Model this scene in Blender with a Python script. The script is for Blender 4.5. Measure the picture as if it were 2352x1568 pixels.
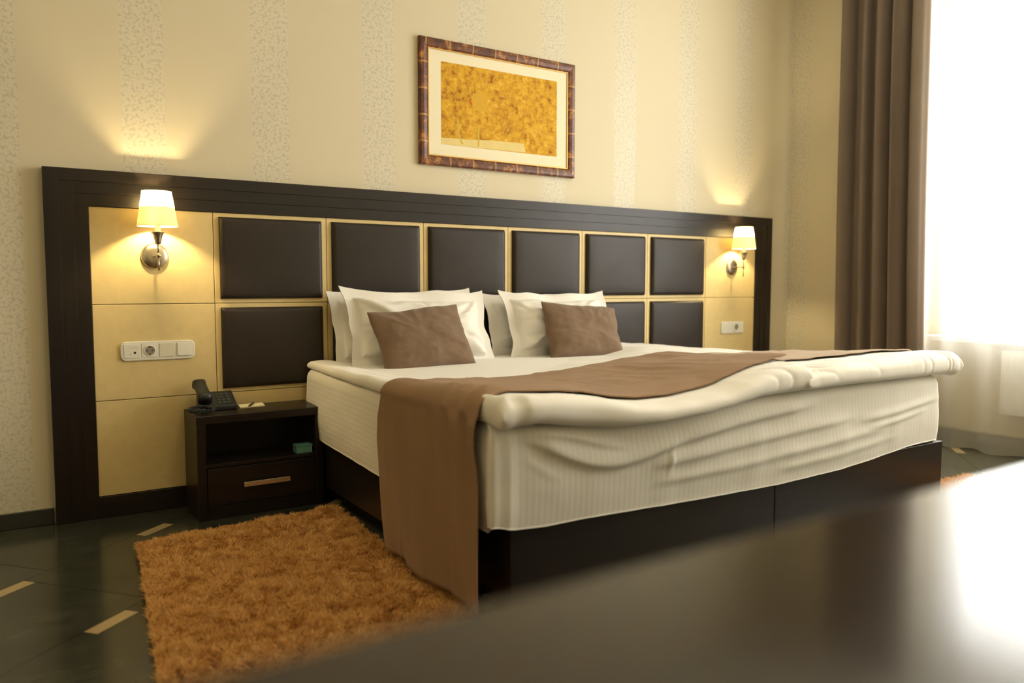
import bpy, bmesh, math, random
import numpy as np
from mathutils import Matrix, Vector

# ---------------------------------------------------------------- scene / camera / light
sc = bpy.context.scene
for o in list(bpy.data.objects):
    bpy.data.objects.remove(o, do_unlink=True)
COL = sc.collection

CAM = (-0.7901, -3.6164, 0.969)
YAW, PITCH, ROLL, FPX = 0.57824, 0.07156, 0.00047, 1793.88
cd = bpy.data.cameras.new('camera')
cam = bpy.data.objects.new('camera', cd)
COL.objects.link(cam)
_f = Vector((math.sin(YAW) * math.cos(PITCH), math.cos(YAW) * math.cos(PITCH), -math.sin(PITCH)))
_r = Vector((math.cos(YAW), -math.sin(YAW), 0))
_u = _r.cross(_f)
_r2 = math.cos(ROLL) * _r + math.sin(ROLL) * _u
_u2 = -math.sin(ROLL) * _r + math.cos(ROLL) * _u
M = Matrix((( _r2.x, _u2.x, -_f.x, CAM[0]), (_r2.y, _u2.y, -_f.y, CAM[1]), (_r2.z, _u2.z, -_f.z, CAM[2]), (0, 0, 0, 1)))
cam.matrix_world = M
cd.sensor_width = 36.0
cd.lens = 36.0 * FPX / 2352.0
cd.clip_start = 0.02
cd.dof.use_dof = True
cd.dof.focus_distance = 3.35
cd.dof.aperture_fstop = 27.457 / 17.0
sc.camera = cam

sc.view_settings.view_transform = 'Standard'
sc.view_settings.look = 'None'
sc.view_settings.gamma = 1.0
sc.view_settings.exposure = 0.29

world = bpy.data.worlds.new('overcast_sky')
sc.world = world
world.use_nodes = True
bg = world.node_tree.nodes['Background']
bg.inputs[0].default_value = (0.93, 0.97, 1.0, 1)
bg.inputs[1].default_value = 3.0

def area_light(name, loc, rot, sx, sy, power, col):
    l = bpy.data.lights.new(name, 'AREA')
    l.shape = 'RECTANGLE'; l.size = sx; l.size_y = sy
    l.energy = power; l.color = col
    o = bpy.data.objects.new(name, l)
    o.location = loc; o.rotation_euler = rot
    COL.objects.link(o)
    return o
# daylight standing in the window opening (faces into the room, -x)
area_light('window_daylight', (4.50, -2.25, 1.85), (0, math.radians(90), 0), 2.4, 2.5, 172, (1.0, 0.985, 0.95))

# ---------------------------------------------------------------- helpers
ORG = {}
def org(p):
    return np.zeros(3) if p is None else np.array(ORG[p.name])

def finish(o, parent, origin=None):
    COL.objects.link(o)
    if parent is not None:
        o.parent = parent
        ORG[o.name] = tuple(org(parent)) if origin is None else tuple(origin)
    else:
        ORG[o.name] = (0, 0, 0) if origin is None else tuple(origin)

def mesh(name, verts, faces, mat, parent=None, smooth=False, mats=None):
    """vertices are given in world coordinates; stored relative to the parent's origin"""
    v = np.asarray(verts, dtype=float) - org(parent)
    me = bpy.data.meshes.new(name)
    me.from_pydata(v.tolist(), [], faces)
    me.update()
    if smooth:
        me.polygons.foreach_set('use_smooth', [True] * len(me.polygons))
    if mat is not None:
        me.materials.append(mat)
    o = bpy.data.objects.new(name, me)
    finish(o, parent)
    return o

def from_bm(name, bm, mat, parent=None, smooth=False):
    if parent is not None:
        og = org(parent)
        for v in bm.verts:
            v.co -= Vector(og)
    bmesh.ops.recalc_face_normals(bm, faces=bm.faces[:])
    me = bpy.data.meshes.new(name)
    bm.to_mesh(me); bm.free()
    if smooth:
        me.polygons.foreach_set('use_smooth', [True] * len(me.polygons))
    if mat is not None:
        me.materials.append(mat)
    o = bpy.data.objects.new(name, me)
    finish(o, parent)
    return o

def bm_box(bm, x0, x1, y0, y1, z0, z1):
    vs = [bm.verts.new(c) for c in ((x0, y0, z0), (x1, y0, z0), (x1, y1, z0), (x0, y1, z0),
                                    (x0, y0, z1), (x1, y0, z1), (x1, y1, z1), (x0, y1, z1))]
    for f in ((0, 3, 2, 1), (4, 5, 6, 7), (0, 1, 5, 4), (1, 2, 6, 5), (2, 3, 7, 6), (3, 0, 4, 7)):
        bm.faces.new([vs[i] for i in f])
    return vs

def box(name, x0, x1, y0, y1, z0, z1, mat, parent=None, bev=0.0, seg=2, smooth=False):
    bm = bmesh.new()
    bm_box(bm, min(x0, x1), max(x0, x1), min(y0, y1), max(y0, y1), min(z0, z1), max(z0, z1))
    if bev > 0:
        bmesh.ops.bevel(bm, geom=bm.edges[:], offset=bev, segments=seg, profile=0.5, affect='EDGES')
    return from_bm(name, bm, mat, parent, smooth)

def lathe(name, prof, c, mat, parent=None, axis='z', seg=40, smooth=True, close=False):
    """prof: list of (radius, height along axis) around point c"""
    vs, fs = [], []
    n = len(prof)
    for (r, h) in prof:
        for k in range(seg):
            a = 2 * math.pi * k / seg
            if axis == 'z':
                vs.append((c[0] + r * math.cos(a), c[1] + r * math.sin(a), c[2] + h))
            else:   # axis -y : height towards the room
                vs.append((c[0] + r * math.cos(a), c[1] - h, c[2] + r * math.sin(a)))
    for i in range(n - 1):
        for k in range(seg):
            k2 = (k + 1) % seg
            fs.append((i * seg + k, i * seg + k2, (i + 1) * seg + k2, (i + 1) * seg + k))
    if close:
        fs.append(tuple(range(seg))[::-1])
        fs.append(tuple((n - 1) * seg + k for k in range(seg)))
    o = mesh(name, vs, fs, mat, parent, smooth)
    return o

def tube(name, pts, r, mat, parent=None, seg=8, cap=True):
    pts = [Vector(p) for p in pts]
    vs, fs = [], []
    prev = None
    for i, p in enumerate(pts):
        t = (pts[min(i + 1, len(pts) - 1)] - pts[max(i - 1, 0)]).normalized()
        if prev is None:
            a = Vector((0, 0, 1)) if abs(t.z) < 0.9 else Vector((1, 0, 0))
            n = t.cross(a).normalized()
        else:
            n = (prev - t * prev.dot(t)).normalized()
        prev = n
        b = t.cross(n)
        rr = r[i] if isinstance(r, (list, tuple)) else r
        for k in range(seg):
            a = 2 * math.pi * k / seg
            vs.append(tuple(p + n * (rr * math.cos(a)) + b * (rr * math.sin(a))))
    for i in range(len(pts) - 1):
        for k in range(seg):
            k2 = (k + 1) % seg
            fs.append((i * seg + k, i * seg + k2, (i + 1) * seg + k2, (i + 1) * seg + k))
    if cap:
        fs.append(tuple(range(seg))[::-1])
        fs.append(tuple((len(pts) - 1) * seg + k for k in range(seg)))
    return mesh(name, vs, fs, mat, parent, True)

def thing(name, label, cat, loc, group=None):
    o = bpy.data.objects.new(name, None)
    o.empty_display_size = 0.1
    o.location = loc
    finish(o, None, loc)
    tag(o, label, cat, group)
    return o

def tag(o, label, cat, group=None):
    o['label'] = label; o['category'] = cat
    if group:
        o['group'] = group
    return o

def struct(o):
    o['kind'] = 'structure'
    return o

def inst(src, name, offset, parent):
    """copy of a part, moved by offset in world space, sharing mesh data"""
    c = src.copy()
    COL.objects.link(c)
    c.parent = parent
    c.location = Vector(src.location) + Vector(offset)
    ORG[c.name] = ORG[src.name]
    return c

def grid_faces(n, m, wrap=False, base=0, flip=False):
    fs = []
    for i in range(n - 1):
        for j in range(m if wrap else m - 1):
            j2 = (j + 1) % m
            q = (base + i * m + j, base + (i + 1) * m + j, base + (i + 1) * m + j2, base + i * m + j2)
            fs.append(q[::-1] if flip else q)
    return fs

def shell(P, th):
    """P: (n,m,3) sheet -> closed thin cloth (verts, faces), thickness th below the normal"""
    n, m, _ = P.shape
    du = np.gradient(P, axis=0); dv = np.gradient(P, axis=1)
    N = np.cross(du, dv); N /= np.linalg.norm(N, axis=2, keepdims=True) + 1e-12
    Q = P - N * th
    vs = np.concatenate([P.reshape(-1, 3), Q.reshape(-1, 3)])
    fs = grid_faces(n, m) + grid_faces(n, m, base=n * m, flip=True)
    k = n * m
    for j in range(m - 1):
        fs.append((j, j + 1, k + j + 1, k + j))
        a = (n - 1) * m
        fs.append((a + j + 1, a + j, k + a + j, k + a + j + 1))
    for i in range(n - 1):
        fs.append(((i + 1) * m, i * m, k + i * m, k + (i + 1) * m))
        b = m - 1
        fs.append((i * m + b, (i + 1) * m + b, k + (i + 1) * m + b, k + i * m + b))
    return vs, fs

def _hash(ix, iy, seed):
    h = (ix.astype(np.int64) * 374761393 + iy.astype(np.int64) * 668265263 + seed * 974711) & 0x7fffffff
    h = ((h ^ (h >> 13)) * 1274126177) & 0x7fffffff
    h = h ^ (h >> 16)
    return (h & 0xffff) / 65535.0

def vnoise(x, y, seed=0):
    x = np.asarray(x, float); y = np.asarray(y, float)
    x, y = np.broadcast_arrays(x, y)
    ix = np.floor(x); iy = np.floor(y)
    fx = x - ix; fy = y - iy
    fx = fx * fx * fx * (fx * (fx * 6 - 15) + 10); fy = fy * fy * fy * (fy * (fy * 6 - 15) + 10)
    a = _hash(ix, iy, seed); b = _hash(ix + 1, iy, seed); c = _hash(ix, iy + 1, seed); d = _hash(ix + 1, iy + 1, seed)
    return (a * (1 - fx) + b * fx) * (1 - fy) + (c * (1 - fx) + d * fx) * fy * 1.0 - 0.5

def fbm(x, y, seed=0, octv=3):
    s = 0; a = 1.0
    for k in range(octv):
        s = s + a * vnoise(np.asarray(x) * 2 ** k, np.asarray(y) * 2 ** k, seed + 17 * k); a *= 0.5
    return s

def ridged(x, y, seed=0):
    return 1 - np.abs(vnoise(x, y, seed)) * 4

def interp2(xs, ys, Z, x, y):
    """smooth interpolation of a control table Z[yi][xi]; ys descending"""
    xs = np.array(xs); ys = np.array(ys); Z = np.array(Z)
    def w(t, n):
        t = np.clip(t, 0, n - 1 - 1e-9); i = np.floor(t).astype(int); f = t - i
        return i, f
    tx = np.interp(x, xs, np.arange(len(xs))); ty = np.interp(-y, -ys, np.arange(len(ys)))
    def cr(p0, p1, p2, p3, f):
        return 0.5 * ((2 * p1) + (-p0 + p2) * f + (2 * p0 - 5 * p1 + 4 * p2 - p3) * f * f + (-p0 + 3 * p1 - 3 * p2 + p3) * f ** 3)
    ix, fx = w(tx, len(xs)); iy, fy = w(ty, len(ys))
    rows = []
    for dy in (-1, 0, 1, 2):
        yy = np.clip(iy + dy, 0, len(ys) - 1)
        g = [Z[yy, np.clip(ix + dx, 0, len(xs) - 1)] for dx in (-1, 0, 1, 2)]
        rows.append(cr(*g, fx))
    return cr(*rows, fy)

# ---------------------------------------------------------------- materials
class NT:
    def __init__(s, name):
        s.m = bpy.data.materials.new(name); s.m.use_nodes = True
        s.t = s.m.node_tree; s.n = s.t.nodes
        s.p = s.n['Principled BSDF']; s.out = s.n['Material Output']
    def add(s, typ, **kw):
        n = s.n.new(typ)
        for k, v in kw.items():
            setattr(n, k, v)
        return n
    def link(s, a, b):
        s.t.links.new(a, b)
    def val(s, sock, v):
        if hasattr(v, 'is_linked') or isinstance(v, bpy.types.NodeSocket):
            s.link(v, sock)
        else:
            sock.default_value = v
    def math(s, op, a, b=0.0, c=None):
        n = s.add('ShaderNodeMath', operation=op)
        s.val(n.inputs[0], a); s.val(n.inputs[1], b)
        if c is not None: s.val(n.inputs[2], c)
        return n.outputs[0]
    def coord(s, scale=(1, 1, 1), kind='Object'):
        tc = s.add('ShaderNodeTexCoord'); mp = s.add('ShaderNodeMapping')
        mp.inputs['Scale'].default_value = scale
        s.link(tc.outputs[kind], mp.inputs[0])
        return mp.outputs[0]
    def noise(s, co, scale, detail=3.0, rough=0.5):
        n = s.add('ShaderNodeTexNoise'); s.link(co, n.inputs['Vector'])
        n.inputs['Scale'].default_value = scale; n.inputs['Detail'].default_value = detail; n.inputs['Roughness'].default_value = rough
        return n.outputs['Fac']
    def ramp(s, fac, stops, interp='LINEAR'):
        n = s.add('ShaderNodeValToRGB'); e = n.color_ramp.elements; n.color_ramp.interpolation = interp
        while len(e) < len(stops): e.new(0.5)
        for i, (p, c) in enumerate(stops):
            e[i].position = p; e[i].color = c if len(c) == 4 else (*c, 1)
        s.link(fac, n.inputs[0]); return n.outputs[0]
    def mix(s, fac, a, b, blend='MIX'):
        n = s.add('ShaderNodeMix', data_type='RGBA', blend_type=blend)
        s.val(n.inputs['Factor'], fac)
        for k, v in (('A', a), ('B', b)):
            sock = [i for i in n.inputs if i.name == k and i.type == 'RGBA'][0]
            s.val(sock, v if isinstance(v, bpy.types.NodeSocket) else ((*v, 1) if len(v) == 3 else v))
        return [o for o in n.outputs if o.type == 'RGBA'][0]
    def bump(s, h, strength=0.2, dist=0.01):
        n = s.add('ShaderNodeBump'); s.link(h, n.inputs['Height'])
        n.inputs['Strength'].default_value = strength; n.inputs['Distance'].default_value = dist
        s.link(n.outputs[0], s.p.inputs['Normal']); return n
    def set(s, col=None, rough=None, spec=None, metal=None, coat=None, sheen=None):
        if col is not None: s.val(s.p.inputs['Base Color'], col if isinstance(col, bpy.types.NodeSocket) else (*col, 1))
        if rough is not None: s.val(s.p.inputs['Roughness'], rough)
        if spec is not None: s.p.inputs['Specular IOR Level'].default_value = spec
        if metal is not None: s.p.inputs['Metallic'].default_value = metal
        if coat is not None: s.p.inputs['Coat Weight'].default_value = coat; s.p.inputs['Coat Roughness'].default_value = 0.15
        if sheen is not None:
            s.p.inputs['Sheen Weight'].default_value = sheen; s.p.inputs['Sheen Roughness'].default_value = 0.5
        return s

def plain(name, col, rough=0.5, spec=0.5, metal=0.0, ns=0, nstr=0.1):
    t = NT(name).set(col, rough, spec, metal)
    if ns:
        co = t.coord()
        nz = t.noise(co, ns, 3)
        t.set(t.mix(nz, tuple(c * 0.92 for c in col), tuple(min(1, c * 1.08) for c in col)))
        t.bump(nz, nstr, 0.002)
    return t.m

def wallpaper(name, axis, off):
    t = NT(name)
    co = t.coord()
    sp = t.add('ShaderNodeSeparateXYZ'); t.link(co, sp.inputs[0])
    a = sp.outputs[axis]
    ph = t.math('FLOORED_MODULO', t.math('ADD', a, off), 0.532)
    band = t.math('LESS_THAN', ph, 0.17)
    fine = t.math('FLOORED_MODULO', a, 0.0295)
    line = t.math('MULTIPLY', t.math('LESS_THAN', fine, 0.004), 0.12)
    n1 = t.noise(co, 75, 2, 0.6)
    n2 = t.noise(co, 190, 2, 0.5)
    spk = t.ramp(n1, [(0.50, (0, 0, 0)), (0.60, (1, 1, 1))])
    base = (0.69, 0.61, 0.43)
    plainc = t.mix(line, base, (0.665, 0.59, 0.43))
    bandc = t.mix(spk, (0.700, 0.635, 0.475), (0.575, 0.52, 0.385))
    col = t.mix(band, plainc, bandc)
    t.set(col, t.math('SUBTRACT', 0.62, t.math('MULTIPLY', band, 0.18)), 0.35)
    h = t.math('ADD', t.math('MULTIPLY', band, n1), t.math('MULTIPLY', n2, 0.15))
    t.bump(h, 0.15, 0.0015)
    return t.m

def wood(name, c0, c1, rough=0.3, axis='x', coat=0.0, spec=0.5):
    t = NT(name)
    sc_ = {'x': (1.2, 22, 22), 'y': (22, 1.2, 22), 'z': (22, 22, 1.2)}[axis]
    co = t.coord(sc_)
    nz = t.noise(co, 2.2, 6, 0.6)
    t.set(t.ramp(nz, [(0.3, c0), (0.7, c1)]), rough, spec, coat=coat if coat else None)
    t.bump(nz, 0.04, 0.002)
    return t.m

def fabric(name, col, weave=900, rough=0.9, sheen=0.2, var=0.12, bstr=0.25, vs=9):
    t = NT(name)
    co = t.coord()
    nz = t.noise(co, vs, 4, 0.6)
    fine = t.noise(co, weave, 2, 0.5)
    f = t.math('ADD', t.math('MULTIPLY', nz, 0.7), t.math('MULTIPLY', fine, 0.3))
    t.set(t.ramp(f, [(0.3, tuple(c * (1 - var) for c in col)), (0.7, tuple(min(1, c * (1 + var)) for c in col))]), rough, 0.2, sheen=sheen)
    t.bump(fine, bstr, 0.001)
    return t.m

M_wall_back = wallpaper('wallpaper_striped', 0, 0.346)
M_wall_right = wallpaper('wallpaper_striped_side', 1, 0.13)
M_wall_plain = plain('painted_wall', (0.80, 0.70, 0.48), 0.8, 0.2, ns=60, nstr=0.05)
M_ceil = plain('ceiling_paint', (0.86, 0.82, 0.70), 0.9, 0.1, ns=40, nstr=0.05)
M_wenge = wood('wenge_wood', (0.0105, 0.0076, 0.0058), (0.0170, 0.0115, 0.0085), 0.38, 'x', 0.05, 0.33)
M_wenge_z = wood('wenge_wood_upright', (0.0105, 0.0076, 0.0058), (0.0170, 0.0115, 0.0085), 0.38, 'z', 0.05, 0.33)
M_desk = wood('dark_desk_lacquer', (0.018, 0.012, 0.008), (0.030, 0.020, 0.013), 0.15, 'x', 0.0, 0.36)
M_cream = plain('cream_panel_lacquer', (0.74, 0.57, 0.26), 0.42, 0.4, ns=30, nstr=0.02)

def leather():
    t = NT('dark_brown_leather')
    co = t.coord()
    v = t.add('ShaderNodeTexVoronoi'); t.link(co, v.inputs['Vector']); v.inputs['Scale'].default_value = 260
    nz = t.noise(co, 6, 3)
    t.set(t.mix(nz, (0.022, 0.016, 0.012), (0.034, 0.025, 0.019)), t.ramp(nz, [(0.3, (0.38,) * 3), (0.7, (0.45,) * 3)]), 0.28)
    t.bump(v.outputs['Distance'], 0.12, 0.002)
    return t.m
M_leather = leather()
M_steel = NT('brushed_nickel').set((0.62, 0.55, 0.42), 0.28, metal=1.0).m
M_white_plastic = plain('ivory_plastic', (0.83, 0.79, 0.66), 0.35, 0.5)
M_grey_plastic = plain('ivory_plastic_insert', (0.76, 0.70, 0.52), 0.4, 0.5)
M_hole = plain('socket_hole_dark', (0.03, 0.025, 0.02), 0.6)
M_sock = plain('socket_well_grey', (0.30, 0.26, 0.19), 0.5)
M_black_plastic = plain('phone_dark_plastic', (0.020, 0.024, 0.022), 0.38, 0.5, ns=200, nstr=0.03)
M_key = plain('phone_key_plastic', (0.05, 0.055, 0.05), 0.45)
M_paper = plain('note_paper', (0.86, 0.78, 0.50), 0.8, 0.2)
M_pen = plain('pen_dark', (0.06, 0.045, 0.03), 0.35)
M_teal = plain('teal_card', (0.12, 0.30, 0.24), 0.6, ns=50)

def linen():
    t = NT('white_linen')
    co = t.coord()
    fine = t.noise(co, 700, 2)
    t.set((0.83, 0.80, 0.735), 0.85, 0.2, sheen=0.15)
    t.bump(fine, 0.10, 0.0008)
    return t.m
M_linen = linen()

def ribbed():
    t = NT('ribbed_white_sheet')
    at = t.add('ShaderNodeAttribute', attribute_name='rib')
    s = t.math('SINE', t.math('MULTIPLY', at.outputs['Fac'], 2 * math.pi / 0.0215))
    h = t.math('MULTIPLY_ADD', s, 0.5, 0.5)
    t.set(t.mix(h, (0.775, 0.74, 0.655), (0.81, 0.78, 0.70)), 0.7, 0.25, sheen=0.1)
    t.bump(h, 0.09, 0.002)
    return t.m
M_sheet = ribbed()
M_runner = fabric('brown_runner_fabric', (0.295, 0.182, 0.100), 500, 0.85, 0.08, 0.10, 0.2, 5)
M_runner2 = fabric('taupe_runner_fabric', (0.42, 0.31, 0.21), 500, 0.85, 0.10, 0.08, 0.2, 5)
M_cushion = fabric('brown_cushion_weave', (0.185, 0.118, 0.072), 420, 0.9, 0.25, 0.10, 0.5, 7)
M_curtain = fabric('brown_curtain_cloth', (0.195, 0.148, 0.108), 700, 0.85, 0.2, 0.06, 0.2, 4)

def sheer():
    t = NT('white_sheer_voile')
    n = t.n; t.n.remove(t.p)
    tr = t.add('ShaderNodeBsdfTransparent'); tr.inputs[0].default_value = (1, 0.99, 0.96, 1)
    tl = t.add('ShaderNodeBsdfTranslucent'); tl.inputs[0].default_value = (0.93, 0.90, 0.80, 1)
    df = t.add('ShaderNodeBsdfDiffuse'); df.inputs[0].default_value = (0.93, 0.90, 0.80, 1)
    m1 = t.add('ShaderNodeMixShader'); m1.inputs[0].default_value = 0.45
    t.link(tl.outputs[0], m1.inputs[1]); t.link(df.outputs[0], m1.inputs[2])
    m2 = t.add('ShaderNodeMixShader'); m2.inputs[0].default_value = 0.40
    t.link(tr.outputs[0], m2.inputs[1]); t.link(m1.outputs[0], m2.inputs[2])
    t.link(m2.outputs[0], t.out.inputs[0])
    return t.m
M_sheer = sheer()

def shade_mat():
    t = NT('cream_lampshade_fabric')
    t.n.remove(t.p)
    co = t.coord(); nz = t.noise(co, 300, 2)
    c = t.mix(nz, (0.90, 0.82, 0.58), (0.95, 0.88, 0.66))
    tl = t.add('ShaderNodeBsdfTranslucent'); t.link(c, tl.inputs[0])
    df = t.add('ShaderNodeBsdfDiffuse'); t.link(c, df.inputs[0])
    m1 = t.add('ShaderNodeMixShader'); m1.inputs[0].default_value = 0.50
    t.link(tl.outputs[0], m1.inputs[1]); t.link(df.outputs[0], m1.inputs[2])
    t.link(m1.outputs[0], t.out.inputs[0])
    return t.m
M_shade = shade_mat()

def emit(name, col, s):
    t = NT(name); t.n.remove(t.p)
    e = t.add('ShaderNodeEmission'); e.inputs[0].default_value = (*col, 1); e.inputs[1].default_value = s
    t.link(e.outputs[0], t.out.inputs[0]); return t.m
M_bulb = emit('warm_bulb_glow', (1.0, 0.77, 0.40), 1650.0)
M_ceiling_fill = emit('ceiling_fill_glow', (1.0, 0.82, 0.50), 14.0)  # warm fill glow of the added, unseen ceiling lamp

def glass():
    t = NT('window_glass'); t.n.remove(t.p)
    tr = t.add('ShaderNodeBsdfTransparent'); gl = t.add('ShaderNodeBsdfGlossy'); gl.inputs['Roughness'].default_value = 0.02
    m = t.add('ShaderNodeMixShader'); m.inputs[0].default_value = 0.06
    t.link(tr.outputs[0], m.inputs[1]); t.link(gl.outputs[0], m.inputs[2]); t.link(m.outputs[0], t.out.inputs[0])
    return t.m
M_glass = glass()
M_winframe = plain('window_white_frame', (0.85, 0.84, 0.80), 0.4)
M_radiator = plain('radiator_enamel', (0.84, 0.83, 0.78), 0.4)

def tile_mat():
    t = NT('dark_green_polished_tile')
    co = t.coord()
    n1 = t.noise(co, 3.0, 8, 0.65); n2 = t.noise(t.coord((1, 5, 1)), 5, 5, 0.6)
    f = t.math('ADD', t.math('MULTIPLY', n1, 0.6), t.math('MULTIPLY', n2, 0.4))
    t.set(t.ramp(f, [(0.35, (0.024, 0.026, 0.019)), (0.52, (0.042, 0.045, 0.033)), (0.70, (0.084, 0.086, 0.060))]), 0.17, 0.42)
    return t.m
M_tile = tile_mat()
M_grout = plain('floor_grout', (0.22, 0.21, 0.17), 0.8)
M_inlay = plain('beige_inlay_tile', (0.44, 0.33, 0.17), 0.2, ns=20, nstr=0.02)
M_skirt = plain('dark_tile_skirting', (0.040, 0.040, 0.032), 0.25, ns=15, nstr=0.02)
M_skirt2 = plain('grey_tile_skirting', (0.20, 0.19, 0.14), 0.3, ns=15, nstr=0.02)
M_gold = NT('gold_fillet').set((0.55, 0.34, 0.10), 0.4, metal=0.7).m
M_mat = plain('cream_mat_board', (0.88, 0.80, 0.58), 0.85, 0.1)

def frame_mat():
    t = NT('tortoise_brown_frame')
    co = t.coord()
    sp = t.add('ShaderNodeSeparateXYZ'); t.link(co, sp.inputs[0])
    rx = t.math('LESS_THAN', t.math('FLOORED_MODULO', t.math('ADD', sp.outputs[0], 0.05), 0.138), 0.008)
    rz = t.math('LESS_THAN', t.math('FLOORED_MODULO', t.math('ADD', sp.outputs[2], 0.02), 0.132), 0.008)
    at = t.add('ShaderNodeAttribute', attribute_name='along')
    ring = t.mix(at.outputs['Fac'], rx, rz)
    n1 = t.noise(co, 26, 4, 0.65); n2 = t.noise(co, 60, 3, 0.6)
    base = t.ramp(n1, [(0.36, (0.060, 0.014, 0.005)), (0.55, (0.150, 0.042, 0.012)), (0.70, (0.52, 0.22, 0.035))])
    ringc = t.mix(n2, (0.30, 0.12, 0.02), (0.60, 0.34, 0.08))
    t.set(t.mix(ring, base, ringc), 0.35, 0.5)
    t.bump(n1, 0.15, 0.003)
    return t.m
M_frame = frame_mat()

def art_mat():
    t = NT('gold_abstract_print')
    co = t.coord()
    n0 = t.noise(co, 9, 5, 0.6)
    n1 = t.noise(co, 34, 6, 0.7)
    v = t.add('ShaderNodeTexVoronoi'); t.link(co, v.inputs['Vector']); v.inputs['Scale'].default_value = 46
    c1 = t.ramp(n1, [(0.34, (0.28, 0.10, 0.010)), (0.45, (0.58, 0.29, 0.018)), (0.60, (0.74, 0.42, 0.030)), (0.72, (0.88, 0.62, 0.16))])
    spots = t.ramp(v.outputs['Distance'], [(0.10, (1, 1, 1)), (0.24, (0, 0, 0))])
    f = t.math('MULTIPLY', spots, t.ramp(n0, [(0.44, (0, 0, 0)), (0.62, (1, 1, 1))]))
    c2 = t.mix(t.math('MULTIPLY', f, 0.75), c1, (0.82, 0.62, 0.24))
    t.set(c2, 0.7, 0.2)
    return t.m
M_art = art_mat()
M_art_band = plain('pale_painted_band', (0.78, 0.62, 0.25), 0.7, 0.2, ns=30, nstr=0.02)
M_art_green = plain('olive_painted_stem', (0.62, 0.46, 0.08), 0.7, 0.2)
M_art_red = plain('orange_paint_dab', (0.62, 0.16, 0.01), 0.7, 0.2)
M_art_bloom = plain('ochre_paint_bloom', (0.68, 0.39, 0.035), 0.7, 0.2, ns=40, nstr=0.02)

def pile_mat():
    t = NT('orange_shag_pile')
    at = t.add('ShaderNodeAttribute', attribute_name='tint')
    co = t.coord(); nz = t.noise(co, 11, 4, 0.6)
    f = t.math('ADD', t.math('MULTIPLY', at.outputs['Fac'], 0.55), t.math('MULTIPLY', nz, 0.45))
    t.set(t.ramp(f, [(0.2, (0.52, 0.240, 0.068)), (0.5, (0.82, 0.47, 0.155)), (0.8, (0.96, 0.69, 0.31))]), 0.8, 0.15)
    col = t.p.inputs['Base Color'].links[0].from_socket
    tl = t.add('ShaderNodeBsdfTranslucent'); t.link(col, tl.inputs[0])
    mx = t.add('ShaderNodeMixShader'); mx.inputs[0].default_value = 0.18
    t.link(t.p.outputs[0], mx.inputs[1]); t.link(tl.outputs[0], mx.inputs[2]); t.link(mx.outputs[0], t.out.inputs[0])
    return t.m
M_pile = pile_mat()
M_rugback = plain('rug_backing', (0.26, 0.10, 0.03), 0.95, 0.1, ns=80)

# ---------------------------------------------------------------- room shell
X0, X1, Y0, YW, ZC = -2.30, 3.96, -4.35, 0.026, 3.16
NX = 4.25            # back of the window niche
NY0, NY1 = -3.75, -0.72   # niche along y
floor = struct(box('floor', X0 - .1, NX + .12, Y0 - .1, YW + .1, -0.14, -0.004, M_grout))

# diagonal tiles with small beige inlay bars
ang = math.radians(40.5)
T = np.array([math.cos(ang), math.sin(ang)]); N = np.array([-math.sin(ang), math.cos(ang)])
TL, TW = 0.65, 0.495
def tile_poly(t0, t1, n0, n1):
    g = 0.0012
    c = [T * (t0 + g) + N * (n0 + g), T * (t1 - g) + N * (n0 + g), T * (t1 - g) + N * (n1 - g), T * (t0 + g) + N * (n1 - g)]
    return c
def clip_poly(poly, xa, xb, ya, yb):
    def cl(ps, ins, inter):
        out = []
        for i in range(len(ps)):
            a, b = ps[i], ps[(i + 1) % len(ps)]
            if ins(a): out.append(a)
            if ins(a) != ins(b): out.append(inter(a, b))
        return out
    for k, v, s in ((0, xa, 1), (0, xb, -1), (1, ya, 1), (1, yb, -1)):
        poly = cl(poly, lambda p: (p[k] - v) * s >= 0, lambda a, b: a + (b - a) * ((v - a[k]) / (b[k] - a[k])))
        if len(poly) < 3: return []
    return poly
def add_tile(poly, mat, name):
    poly = clip_poly(poly, X0, NX - .002, Y0, YW - .002)
    if len(poly) < 3: return
    k = len(poly)
    vs = [(p[0], p[1], 0.0) for p in poly] + [(p[0], p[1], -0.006) for p in poly]
    fs = [tuple(range(k)), tuple(range(2 * k - 1, k - 1, -1))] + [(i, k + i, k + (i + 1) % k, (i + 1) % k) for i in range(k)]
    mesh(name, vs, fs, mat, floor)
BL, BW = 0.155, 0.048
for j in range(-14, 10):
    nlo = 0.010 + j * TW                    # grout line under which the inlay bar hangs
    for i in range(-8, 12):
        t1 = -0.347 + 0.095 * j + (i - 1) * TL     # right end of a bar / tile boundary
        t0 = t1 - TL
        cx, cy = T * (t0 + TL / 2) + N * (nlo - TW / 2)
        if cx < X0 - .5 or cx > NX + .5 or cy < Y0 - .5 or cy > YW + .5:
            continue
        g = 0.0012
        # tile below line nlo, notch for the bar in its upper right corner
        P_ = lambda t, n: T * t + N * n
        add_tile([P_(t0 + g, nlo - TW + g), P_(t1 - g, nlo - TW + g), P_(t1 - g, nlo - BW), P_(t1 - BL, nlo - BW)] +
                 [P_(t1 - BL, nlo - g), P_(t0 + g, nlo - g)] if False else
                 [P_(t0 + g, nlo - TW + g), P_(t1 - g, nlo - TW + g), P_(t1 - g, nlo - BW - g), P_(t0 + g, nlo - BW - g)], M_tile, 'tile')
        add_tile([P_(t0 + g, nlo - BW - g), P_(t1 - BL - g, nlo - BW - g), P_(t1 - BL - g, nlo - g), P_(t0 + g, nlo - g)], M_tile, 'tile')
        add_tile([P_(t1 - BL, nlo - BW), P_(t1 - g, nlo - BW), P_(t1 - g, nlo - g), P_(t1 - BL, nlo - g)], M_inlay, 'inlay')

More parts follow.
